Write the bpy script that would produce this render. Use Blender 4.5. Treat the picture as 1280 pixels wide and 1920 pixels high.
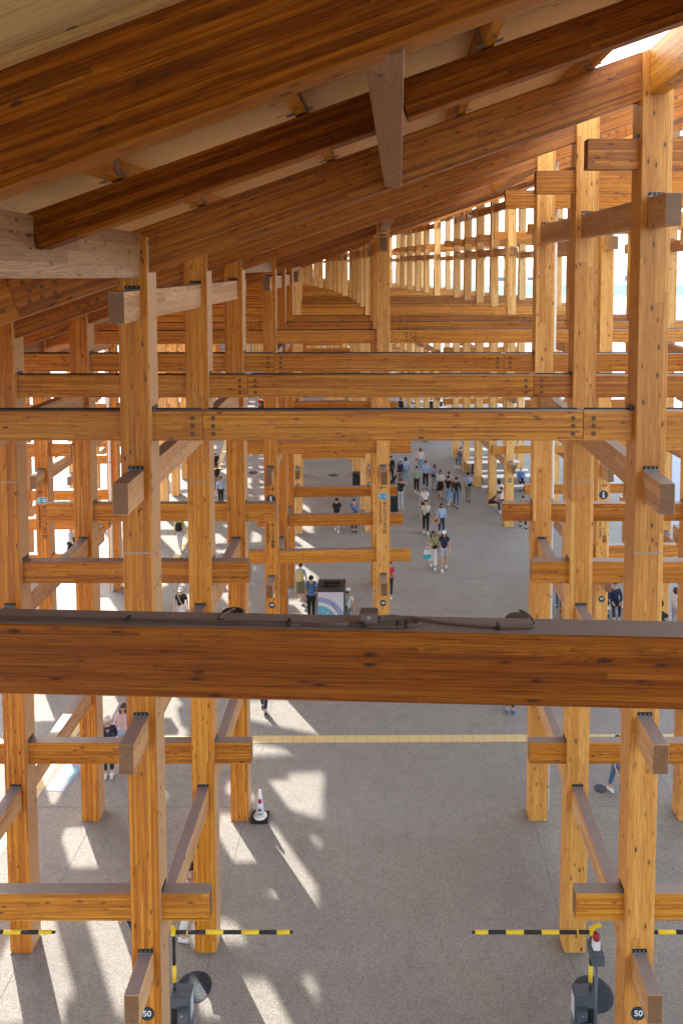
import bpy, bmesh, math, random
from mathutils import Vector, Matrix
random.seed(7)
R = math.radians
for o in list(bpy.data.objects): bpy.data.objects.remove(o)
sc = bpy.context.scene
COL = sc.collection

# ------------------------------------------------------------------ camera, sky, sun, exposure
cam_d = bpy.data.cameras.new('camera'); cam = bpy.data.objects.new('camera', cam_d); COL.objects.link(cam)
cam_d.sensor_fit = 'VERTICAL'; cam_d.sensor_height = 36.0; cam_d.sensor_width = 24.0
cam_d.lens = 36.0 * 1451.62 / 1920.0
cam_d.shift_x = -(718.3 - 640) / 1920.0; cam_d.shift_y = (591.58 - 960) / 1920.0
cam_d.clip_start = 0.1; cam_d.clip_end = 6000
cam.location = (-0.136, 0, 13.3895); cam.rotation_euler = (R(90) - 0.0634, 0, 0)
sc.camera = cam

SUN_DIR = Vector((-0.54, 0.84, 0)).normalized(); SUN_EL = R(28.5)
world = bpy.data.worlds.new("World"); sc.world = world; world.use_nodes = True
wn = world.node_tree; bg = wn.nodes['Background']
sky = wn.nodes.new('ShaderNodeTexSky'); sky.sky_type = 'NISHITA'; sky.sun_disc = False
sky.sun_elevation = SUN_EL; sky.sun_rotation = math.atan2(SUN_DIR.x, SUN_DIR.y)
sky.air_density = 1.0; sky.dust_density = 1.5; sky.ozone_density = 1.0
hs = wn.nodes.new('ShaderNodeHueSaturation'); hs.inputs['Saturation'].default_value = .72
wn.links.new(sky.outputs[0], hs.inputs['Color']); wn.links.new(hs.outputs[0], bg.inputs[0]); bg.inputs[1].default_value = 0.15
sd = bpy.data.lights.new('sun', 'SUN'); sun = bpy.data.objects.new('sun', sd); COL.objects.link(sun)
sd.energy = 2.3; sd.angle = R(0.53); sd.color = (1.0, 0.93, 0.82)
v = Vector((SUN_DIR.x * math.cos(SUN_EL), SUN_DIR.y * math.cos(SUN_EL), math.sin(SUN_EL)))
sun.rotation_euler = v.to_track_quat('Z', 'Y').to_euler(); sun.location = v * 60
sc.view_settings.view_transform = 'Standard'; sc.view_settings.look = 'None'
sc.view_settings.exposure = 2.45; sc.view_settings.gamma = 1.0
sc.cycles.max_bounces = 10; sc.cycles.diffuse_bounces = 7; sc.cycles.glossy_bounces = 3
sc.cycles.caustics_reflective = False; sc.cycles.caustics_refractive = False
sc.cycles.sample_clamp_indirect = 6

# ------------------------------------------------------------------ node helper
class N:
    def __init__(s, name):
        s.m = bpy.data.materials.new(name); s.m.use_nodes = True
        s.t = s.m.node_tree; s.b = s.t.nodes['Principled BSDF']
    def n(s, typ, **kw):
        x = s.t.nodes.new(typ)
        for k, v in kw.items(): setattr(x, k, v)
        return x
    def set(s, sock, v):
        if isinstance(v, bpy.types.NodeSocket): s.t.links.new(v, sock)
        elif v is not None: sock.default_value = v
    def math(s, op, a, b=None, c=None):
        x = s.n('ShaderNodeMath', operation=op); s.set(x.inputs[0], a)
        if b is not None: s.set(x.inputs[1], b)
        if c is not None: s.set(x.inputs[2], c)
        return x.outputs[0]
    def comb(s, x, y, z):
        c = s.n('ShaderNodeCombineXYZ')
        for i, v in enumerate((x, y, z)): s.set(c.inputs[i], v)
        return c.outputs[0]
    def sep(s, v):
        c = s.n('ShaderNodeSeparateXYZ'); s.set(c.inputs[0], v); return c.outputs
    def noise(s, vec, scale, detail=2, rough=.5, dist=0):
        x = s.n('ShaderNodeTexNoise'); s.set(x.inputs['Vector'], vec)
        x.inputs['Scale'].default_value = scale; x.inputs['Detail'].default_value = detail
        x.inputs['Roughness'].default_value = rough; x.inputs['Distortion'].default_value = dist
        return x.outputs[0]
    def white(s, vec):
        x = s.n('ShaderNodeTexWhiteNoise'); s.set(x.inputs['Vector'], vec); return x.outputs[0]
    def map(s, v, a, b, c=0., d=1.):
        x = s.n('ShaderNodeMapRange'); s.set(x.inputs[0], v)
        for i, q in enumerate((a, b, c, d)): x.inputs[i + 1].default_value = q
        return x.outputs[0]
    def ramp(s, v, stops):
        x = s.n('ShaderNodeValToRGB'); s.set(x.inputs[0], v); e = x.color_ramp.elements
        while len(e) < len(stops): e.new(.5)
        for q, (p, c) in zip(e, stops): q.position = p; q.color = (*c, 1)
        return x.outputs[0]
    def mix(s, f, a, b, mode='MIX'):
        x = s.n('ShaderNodeMix', data_type='RGBA', blend_type=mode)
        s.set(x.inputs[0], f)
        s.set(x.inputs[6], (*a, 1) if isinstance(a, tuple) else a)
        s.set(x.inputs[7], (*b, 1) if isinstance(b, tuple) else b)
        return x.outputs[2]
    def bump(s, h, strength, dist=.01):
        x = s.n('ShaderNodeBump'); x.inputs['Strength'].default_value = strength
        x.inputs['Distance'].default_value = dist; s.set(x.inputs['Height'], h)
        s.t.links.new(x.outputs[0], s.b.inputs['Normal'])
    def col(s, c): s.set(s.b.inputs['Base Color'], (*c, 1) if isinstance(c, tuple) else c)
    def rough(s, r): s.set(s.b.inputs['Roughness'], r)

def wood(name, t, dark, mid, light, rings=.5, knots=1., weather_sky=.96, seg=2.6, slope=0., coat=.12, sky_face=None):
    k = N(name)
    tc = k.n('ShaderNodeTexCoord'); oi = k.n('ShaderNodeObjectInfo'); r = oi.outputs['Random']
    x, y, z = k.sep(tc.outputs['Object'])
    if slope: z = k.math('SUBTRACT', z, k.math('MULTIPLY', x, slope))
    x2 = k.math('ADD', x, k.math('MULTIPLY', r, 37.0))
    zi = k.math('FLOOR', k.math('DIVIDE', k.math('ADD', z, .0071), t))
    hz = k.white(k.comb(zi, k.math('MULTIPLY', r, 91.0), 3.3))
    si = k.math('FLOOR', k.math('ADD', k.math('DIVIDE', x2, seg), k.math('MULTIPLY', hz, 7.)))
    tone = k.white(k.comb(zi, si, k.math('MULTIPLY', r, 53.)))
    off = k.math('MULTIPLY', tone, 40.)
    # fine fibre streaks
    v1 = k.comb(k.math('MULTIPLY', x2, 1.6), k.math('ADD', k.math('MULTIPLY', y, 70.), off), k.math('MULTIPLY', z, 90.))
    streak = k.noise(v1, 1., 3, .6, .3)
    # growth rings: contour lines of a long smooth field
    v2 = k.comb(k.math('MULTIPLY', x2, .55), k.math('ADD', k.math('MULTIPLY', y, 5.), off), k.math('MULTIPLY', z, 5.5))
    field = k.noise(v2, 1., 1.5, .45, .25)
    ring = k.math('FRACT', k.math('MULTIPLY', field, 22.))
    ring = k.math('POWER', ring, 3.)
    # knots
    vo = k.n('ShaderNodeTexVoronoi'); vo.inputs['Scale'].default_value = 1.
    k.set(vo.inputs['Vector'], k.comb(k.math('MULTIPLY', x2, 3.6), k.math('ADD', k.math('MULTIPLY', y, 6.5), off), k.math('MULTIPLY', z, 8.5)))
    dist = vo.outputs['Distance']
    pick = k.math('GREATER_THAN', k.sep(vo.outputs['Color'])[0], 1 - .72 * knots)
    kn = k.math('MULTIPLY', k.map(dist, .09, .19, 1., 0.), pick)
    halo = k.math('MULTIPLY', k.map(dist, .08, .42, 1., 0.), pick)
    tone2 = k.math('MULTIPLY', tone, k.math('ADD', .5, k.math('MULTIPLY', tone, .5)))
    f = k.math('ADD', k.math('MULTIPLY', tone2, .42), k.math('MULTIPLY', k.map(streak, .25, .75), .5))
    f = k.math('ADD', f, .04)
    line = k.noise(k.comb(k.math('MULTIPLY', x2, 2.4), k.math('ADD', k.math('MULTIPLY', y, 120.), off), k.math('MULTIPLY', z, 150.)), 1., 2, .5)
    f = k.math('SUBTRACT', f, k.math('MULTIPLY', halo, .12))
    f = k.math('ADD', f, k.math('MULTIPLY', k.math('SUBTRACT', r, .5), .24))
    c = k.ramp(f, [(.15, dark), (.45, mid), (.85, light)])
    ring = k.math('MULTIPLY', ring, k.map(k.white(k.comb(si, zi, 7.7)), .35, .6, .15, 1.))
    c = k.mix(k.math('MULTIPLY', ring, rings), c, (dark[0] * .8, dark[1] * .65, dark[2] * .5))
    c = k.mix(k.map(line, .55, .68, 0., .7), c, (dark[0] * .7, dark[1] * .5, dark[2] * .4))
    if sky_face:      # side sky light painted as a paler colour on these faces
        nzl = k.math('ABSOLUTE', k.sep(tc.outputs['Normal'])[2])
        pale = k.mix(k.math('ADD', k.math('MULTIPLY', streak, .6), k.math('MULTIPLY', ring, .5)), sky_face, tuple(q * .72 for q in sky_face))
        c = k.mix(k.map(nzl, .85, .97, 0., .85), c, pale)
    # glue line between laminations
    fz = k.math('FRACT', k.math('DIVIDE', k.math('ADD', z, .0071), t))
    gl = k.math('MULTIPLY', k.math('LESS_THAN', fz, .06), .5)
    c = k.mix(gl, c, dark)
    c = k.mix(k.math('MULTIPLY', kn, .9), c, (.055, .018, .008))
    # dusty, greyed upper faces; sky reflection is painted into the grey too
    ge = k.n('ShaderNodeNewGeometry'); nz = k.sep(ge.outputs['Normal'])[2]
    up = k.map(nz, .8, .97, 0., weather_sky)
    grey = k.mix(streak, (.20, .17, .165), (.31, .27, .26))
    c = k.mix(up, c, grey)
    # end grain
    nx = k.math('ABSOLUTE', k.sep(tc.outputs['Normal'])[0])
    endg = k.mix(k.noise(k.comb(k.math('MULTIPLY', x, 3.), k.math('MULTIPLY', y, 40.), k.math('MULTIPLY', z, 40.)), 1., 3), (.10, .042, .018), (.23, .11, .05))
    c = k.mix(k.map(nx, .85, .97, 0., .9), c, endg)
    k.col(c); k.rough(k.math('ADD', .36, k.math('MULTIPLY', streak, .2)))
    k.b.inputs['Coat Weight'].default_value = coat; k.b.inputs['Specular IOR Level'].default_value = .5 if coat > .05 else .2; k.b.inputs['Coat Roughness'].default_value = .38
    k.bump(k.math('SUBTRACT', streak, k.math('MULTIPLY', ring, .4)), .12, .004)
    return k.m

def plain(name, col, rough=.5, metal=0., var=.12, scale=8.):
    k = N(name); tc = k.n('ShaderNodeTexCoord')
    n = k.noise(tc.outputs['Object'], scale, 4, .6)
    d = tuple(max(0, c * (1 - var)) for c in col); l = tuple(min(1, c * (1 + var)) for c in col)
    k.col(k.mix(n, d, l)); k.rough(k.math('ADD', rough - .06, k.math('MULTIPLY', n, .12)))
    k.b.inputs['Metallic'].default_value = metal
    return k.m

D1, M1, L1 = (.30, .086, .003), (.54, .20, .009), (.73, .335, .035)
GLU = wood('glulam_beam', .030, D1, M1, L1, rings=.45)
GLC = wood('glulam_column', .034, (.34, .10, .005), (.57, .208, .011), (.76, .35, .048), rings=.3, knots=1.1, weather_sky=.3, seg=2.6, sky_face=(.84, .58, .33))
GLB = wood('glulam_board', .14, (.48, .19, .03), (.72, .355, .075), (.86, .51, .17), rings=.5, knots=1.1, weather_sky=.3, seg=3.4)
GLBP = wood('glulam_pale_column', .10, (.58, .29, .07), (.82, .48, .15), (.92, .63, .28), rings=.3, knots=.9, weather_sky=.3, seg=3.4)
GL_SHADE = wood('glulam_shaded', .032, (.115, .026, .001), (.27, .070, .002), (.41, .135, .008), rings=.5, weather_sky=.96, seg=2.6, coat=0.)  # shade under the roof and on the near beam put into darker wood
GL_HALF_SHADE = wood('glulam_half_shaded', .032, (.19, .050, .002), (.40, .125, .005), (.56, .215, .02), rings=.5, weather_sky=.96, seg=2.6, coat=.1)  # girder shade put into the wood colour, less deep
GLT = wood('glulam_tie', .14, (.20, .085, .035), (.34, .165, .075), (.46, .26, .13), rings=.8, knots=.8, weather_sky=.96, seg=3.)
GLP = wood('glulam_flat_sawn_skylit', .14, (.36, .165, .06), (.58, .31, .135), (.74, .47, .25), rings=.75, knots=.8, weather_sky=.96, seg=3.)  # flat-sawn grain; sky light on the beam sides painted in as pinkish pallor
CLT = wood('deck_board', .5, (.60, .33, .105), (.73, .44, .165), (.80, .52, .23), rings=.12, knots=.12, weather_sky=0, seg=3., slope=.348)
STEEL = plain('galvanised_steel', (.32, .34, .36), .45, .8)
DARKM = plain('dark_metal', (.03, .032, .035), .5, .3)
BLACK = plain('black_rubber', (.012, .012, .013), .55)
PLUG = plain('timber_plug', (.16, .075, .03), .7, 0, .3, 60)
CABLE = plain('cable_sheath', (.02, .02, .022), .5)
TAUPE = plain('taupe_conduit', (.16, .12, .10), .5)
WHITE = plain('white_paint', (.78, .78, .76), .5, 0, .05)
SLATE = plain('slate_sign', (.022, .035, .045), .5)
CYAN = plain('cyan_sign', (.05, .42, .62), .5, 0, .05)
INK = plain('sign_ink', (.03, .022, .018), .7)
CABG = plain('cabinet_grey', (.10, .125, .15), .45, .2)
CABL = plain('light_grey_panel', (.5, .52, .55), .4)
YEL = plain('warning_yellow', (.85, .62, .02), .45, 0, .06)
REDL = plain('red_lens', (.35, .01, .01), .25)

# ------------------------------------------------------------------ mesh helpers
_mc = {}
def box_mesh(L, w, h, mat, bev=.006):
    key = (round(L, 3), round(w, 3), round(h, 3), mat.name, bev)
    if key in _mc: return _mc[key]
    bm = bmesh.new(); bmesh.ops.create_cube(bm, size=1)
    bmesh.ops.scale(bm, vec=(L, w, h), verts=bm.verts)
    if bev: bmesh.ops.bevel(bm, geom=bm.edges[:], offset=bev, segments=1, affect='EDGES')
    me = bpy.data.meshes.new('box'); bm.to_mesh(me); bm.free(); me.materials.append(mat)
    _mc[key] = me; return me
class MB:
    """collects shapes into ONE mesh object, each with a material slot"""
    def __init__(s): s.bm = bmesh.new(); s.mats = []
    def slot(s, m):
        if m not in s.mats: s.mats.append(m)
        return s.mats.index(m)
    def _fin(s, geom, m, M):
        vs = [g for g in geom if isinstance(g, bmesh.types.BMVert)]
        if M is not None: bmesh.ops.transform(s.bm, matrix=M, verts=vs)
        i = s.slot(m); fs = set(f for v in vs for f in v.link_faces)
        for f in fs: f.material_index = i
        return vs, fs
    def box(s, c, d, m, rot=None, bev=0):
        g = bmesh.ops.create_cube(s.bm, size=1)['verts']
        bmesh.ops.scale(s.bm, vec=d, verts=g)
        if bev:
            es = list(set(e for v in g for e in v.link_edges))
            r = bmesh.ops.bevel(s.bm, geom=es, offset=bev, segments=2, affect='EDGES')
            g = list(set(v for f in r['faces'] for v in f.verts) | set(v for v in g if v.is_valid))
        M = Matrix.Translation(c) @ (rot.to_4x4() if rot is not None else Matrix())
        return s._fin(g, m, M)
    def cyl(s, p, q, r1, m, r2=None, seg=12, caps=True, smooth=True):
        p, q = Vector(p), Vector(q); d = q - p
        g = bmesh.ops.create_cone(s.bm, cap_ends=caps, segments=seg, radius1=r1, radius2=r1 if r2 is None else r2, depth=d.length)['verts']
        M = Matrix.Translation((p + q) / 2) @ d.to_track_quat('Z', 'Y').to_matrix().to_4x4()
        vs, fs = s._fin(g, m, M)
        if smooth:
            for f in fs:
                if len(f.verts) == 4: f.smooth = True
    def ball(s, c, r, m, sc_=(1, 1, 1), rot=None, seg=12):
        g = bmesh.ops.create_uvsphere(s.bm, u_segments=seg, v_segments=max(6, seg * 2 // 3), radius=r)['verts']
        M = Matrix.Translation(c) @ (rot.to_4x4() if rot is not None else Matrix()) @ Matrix.Diagonal((*sc_, 1))
        vs, fs = s._fin(g, m, M)
        for f in fs: f.smooth = True
    def poly(s, pts, m, thick=0.):
        vs = [s.bm.verts.new(p) for p in pts]
        try: f = s.bm.faces.new(vs)
        except ValueError: return
        f.material_index = s.slot(m)
        if thick:
            r = bmesh.ops.extrude_face_region(s.bm, geom=[f])
            nv = [g for g in r['geom'] if isinstance(g, bmesh.types.BMVert)]
            bmesh.ops.translate(s.bm, vec=f.normal * -thick if f.normal.length else (0, 0, -thick), verts=nv)
            for v in nv:
                for q in v.link_faces: q.material_index = f.material_index
    def tube(s, pts, r, m, seg=6):
        pts = [Vector(p) for p in pts]; rings = []
        for i, p in enumerate(pts):
            d = (pts[min(i + 1, len(pts) - 1)] - pts[max(i - 1, 0)]).normalized()
            q = d.to_track_quat('Z', 'Y').to_matrix()
            rr = r[i] if isinstance(r, (list, tuple)) else r
            rings.append([s.bm.verts.new(p + q @ Vector((math.cos(a) * rr, math.sin(a) * rr, 0))) for a in [2 * math.pi * j / seg for j in range(seg)]])
        k = s.slot(m)
        for a, b in zip(rings, rings[1:]):
            for j in range(seg):
                f = s.bm.faces.new((a[j], a[(j + 1) % seg], b[(j + 1) % seg], b[j])); f.material_index = k; f.smooth = True
        for rg in (rings[0], rings[-1]):
            f = s.bm.faces.new(rg); f.material_index = k
    def build(s, name, parent=None, loc=(0, 0, 0), rot=(0, 0, 0)):
        bmesh.ops.recalc_face_normals(s.bm, faces=s.bm.faces[:])
        me = bpy.data.meshes.new(name); s.bm.to_mesh(me); s.bm.free()
        for m in s.mats: me.materials.append(m)
        return put(name, me, parent, loc, rot)
def put(name, me, parent=None, loc=(0, 0, 0), rot=(0, 0, 0)):
    o = bpy.data.objects.new(name, me); COL.objects.link(o); o.parent = parent
    o.location = loc; o.rotation_euler = rot; return o
def empty(name, label, cat, loc=(0, 0, 0), rz=0., group=None):
    o = bpy.data.objects.new(name, None); COL.objects.link(o); o.location = loc; o.rotation_euler = (0, 0, rz)
    o.empty_display_size = .3; return tag(o, label, cat, group)
def tag(o, label, cat, group=None):
    o['label'] = label; o['category'] = cat
    if group: o['group'] = group
    return o
def struct(o): o['kind'] = 'structure'; return o
def span(name, p, q, w, h, mat, parent, bev=.006, roll=0.):
    """a straight timber between two points, its length along local X"""
    p, q = Vector(p), Vector(q); d = q - p
    me = box_mesh(d.length, w, h, mat, bev)
    o = put(name, me, parent, (p + q) / 2)
    yaw = math.atan2(d.y, d.x); pit = -math.atan2(d.z, math.hypot(d.x, d.y))
    o.rotation_euler = (roll, pit, yaw); return o
_tc = {}
def text(name, body, size, mat, parent, loc, rot, ext=.002, align='CENTER'):
    key = (body, size, mat.name, align)
    if key not in _tc:
        cu = bpy.data.curves.new('t', 'FONT'); cu.body = body; cu.size = size; cu.extrude = ext
        cu.align_x = align; cu.align_y = 'CENTER'; cu.offset = size * .012
        o = bpy.data.objects.new('t', cu); COL.objects.link(o)
        dg = bpy.context.evaluated_depsgraph_get()
        me = bpy.data.meshes.new_from_object(o.evaluated_get(dg)); bpy.data.objects.remove(o)
        me.materials.clear(); me.materials.append(mat); _tc[key] = me
    return put(name, _tc[key], parent, loc, rot)

# ------------------------------------------------------------------ ring geometry
RAD = 321.39; YC = 14.51
PH = {51: R(-2.414), 50: R(0.03), 49: R(2.505), 48: R(5.613), 47: R(9.325), 46: R(12.933)}
for i in range(45, 40, -1): PH[i] = PH[i + 1] + R(3.6)
C0 = Vector((-RAD, YC - RAD * math.sin(PH[50])))
def w2(u, lx, ly):
    c, s = math.cos(PH[u]), math.sin(PH[u])
    return Vector((C0.x + (RAD + lx) * c - ly * s, C0.y + (RAD + lx) * s + ly * c))
def w2l(u, p):     # world xy -> local xy of unit u
    c, s = math.cos(PH[u]), math.sin(PH[u]); d = Vector((p[0], p[1])) - w2(u, 0, 0)
    return Vector((d.x * c + d.y * s, -d.x * s + d.y * c))
NR = {u: (3 if u >= 49 else 5) for u in PH}
def rows(u): return [3.6 * (i - (NR[u] - 1) / 2) for i in range(NR[u])]
def gb(X): return 14.48 + .348 * X          # underside of the roof girders
def gt(X): return 15.14 + .348 * X          # underside of the roof deck
RZ = [3.775, 7.360, 10.932, 14.73]; NB = .045          # undersides of the cross beams
TZ = [3.377, 6.957, 10.533]                 # tops of the long beams
XE = 11.7; XI = -15.3; PD = .25            # outer and inner ends of the cross beams; purlin depth

def prism(name, pts, mat, parent, th=.14):
    """sloping roof slab over four local plan points"""
    bm = bmesh.new()
    lo = [bm.verts.new((x, y, gt(x) + PD + .008)) for x, y in pts]; hi = [bm.verts.new((x, y, gt(x) + PD + th)) for x, y in pts]
    bm.faces.new(lo[::-1]); bm.faces.new(hi)
    for i in range(4): bm.faces.new((lo[i], lo[(i + 1) % 4], hi[(i + 1) % 4], hi[i]))
    bmesh.ops.recalc_face_normals(bm, faces=bm.faces[:])
    me = bpy.data.meshes.new(name); bm.to_mesh(me); bm.free(); me.materials.append(mat)
    return put(name, me, parent)

def bracket_mesh():
    m = MB(); m.box((0, 0, 0), (.212, .014, .062), DARKM)
    m.box((0, -.009, -.022), (.212, .012, .016), STEEL)
    for x in (-.06, 0, .06): m.box((x, -.010, .008), (.016, .01, .022), STEEL)
    bmesh.ops.recalc_face_normals(m.bm, faces=m.bm.faces[:])
    me = bpy.data.meshes.new('bracket'); m.bm.to_mesh(me); m.bm.free()
    for q in m.mats: me.materials.append(q)
    return me
BRK = bracket_mesh()
def plug_mesh(r=.034):
    bm = bmesh.new(); bmesh.ops.create_cone(bm, cap_ends=True, segments=14, radius1=r, radius2=r, depth=.008)
    bmesh.ops.rotate(bm, matrix=Matrix.Rotation(R(90), 3, 'X'), verts=bm.verts)
    me = bpy.data.meshes.new('plug'); bm.to_mesh(me); bm.free(); me.materials.append(PLUG); return me
PLG = plug_mesh()
BPL = box_mesh(.444, .444, .012, STEEL, 0)
SPL = box_mesh(.423, .423, .014, STEEL, 0)

def sign_disc(col, num):
    m = MB(); m.cyl((0, .004, 0), (0, -.004, 0), .105, SLATE, seg=28, smooth=False)
    d = m.build('number_disc', col); place_on_col(d, col, 2.44)
    t = text('digits', str(num), .125, WHITE, col, (0, 0, 0), (0, 0, 0)); place_on_col(t, col, 2.44, off=.008, upright=True)
def place_on_col(o, col, z, dx=0., off=.004, upright=False, spin=0.):
    """fix o to the camera-side face of a column (the column's length is its local X)"""
    Mc = Matrix.Translation(col.location) @ col.rotation_euler.to_matrix().to_4x4()
    tgt = Matrix.Translation((col.location.x + dx, col.location.y - .21 - off, z))
    if upright: tgt = tgt @ Matrix.Rotation(R(90), 4, 'X') @ Matrix.Rotation(spin, 4, 'Z')
    o.matrix_local = Mc.inverted() @ tgt

def lettering(col, kind):
    def arrow(dx, z, flip, hook=False):
        m = MB(); s = -1 if flip else 1
        m.box((0, 0, 0), (.2, .004, .018), INK)
        for a in (1, -1): m.box((s * .07, 0, a * .032), (.1, .004, .018), INK, rot=Matrix.Rotation(s * a * R(42), 3, 'Y'))
        if hook: m.box((-s * .1, 0, -.04), (.018, .004, .09), INK)
        o = m.build('arrow_mark', col); place_on_col(o, col, z, dx)
    jp, en = ('ルクセンブルク館', 'Luxembourg Pavilion') if kind == 'c' else ('サービス施設', 'Service Facilities')
    if kind == 'c':
        arrow(0, 6.26, True)
        m = MB(); m.box((0, 0, 0), (.13, .008, .20), CYAN)
        for s in (-1, 1): m.cyl((s * .065, .004, 0), (s * .065, -.004, 0), .10, CYAN, seg=24, smooth=False)
        # slim white outline
        m2 = MB(); m2.box((0, .002, 0), (.13, .004, .225), WHITE)
        for s in (-1, 1): m2.cyl((s * .065, .004, 0), (s * .065, 0, 0), .1125, WHITE, seg=24, smooth=False)
        o = m.build('zone_badge', col); place_on_col(o, col, 5.98, off=.008)
        o = m2.build('badge_outline', col); place_on_col(o, col, 5.98, off=.004)
        t = text('badge_text', 'C 02', .13, WHITE, col, (0, 0, 0), (0, 0, 0)); place_on_col(t, col, 5.98, off=.014, upright=True)
    else:
        arrow(0, 6.26, False, hook=(kind == 'j'))
        m = MB(); m.cyl((0, .004, 0), (0, -.004, 0), .15, SLATE, seg=30, smooth=False)
        o = m.build('information_disc', col); place_on_col(o, col, 5.93)
        m = MB(); m.box((0, 0, -.025), (.042, .004, .11), WHITE); m.box((-.018, 0, .028), (.045, .004, .022), WHITE)
        m.box((0, 0, -.078), (.09, .004, .022), WHITE); m.cyl((0, .002, .078), (0, -.002, .078), .027, WHITE, seg=16, smooth=False)
        o = m.build('information_mark', col); place_on_col(o, col, 5.93, off=.010)
    z = 5.76 if kind == 'c' else 5.07
    for i, ch in enumerate(jp):
        t = text('japanese_lettering', ch, .135, INK, col, (0, 0, 0), (0, 0, 0))
        place_on_col(t, col, z - i * .137, .055, upright=True, spin=(R(-90) if ch == 'ー' else 0))
    t = text('english_lettering', en, .092, INK, col, (0, 0, 0), (0, 0, 0), align='LEFT')
    place_on_col(t, col, z + .06, -.085, upright=True, spin=R(-90))

LINES = {51: (-10.8, -7.2, -3.6, 3.6, 7.2, 10.8), 50: (-14.4, -10.8, -7.2, -3.6, 3.6, 7.2, 10.8)}
for u in PH:
    if u <= 49: LINES[u] = (-14.4, -10.8, -3.6, 0., 7.2, 10.8)
ORD = {51: 'nearest', 50: 'second', 49: 'third', 48: 'fourth', 47: 'fifth', 46: 'sixth', 45: 'seventh', 44: 'eighth', 43: 'ninth', 42: 'tenth', 41: 'farthest'}
LBL = {51: 'nearest timber bay, its dark cross beam with cables and small box crosses the foreground',
       50: 'timber bay with number 50 on its columns and striped barriers at their feet',
       49: 'timber bay of the ring with number 49 and Japanese pavilion lettering on its columns',
       48: 'timber bay of the ring with number 48 on its columns and white tables inside',
       47: 'timber bay just beyond the bay numbered 48, slender columns against the sea'}

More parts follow.
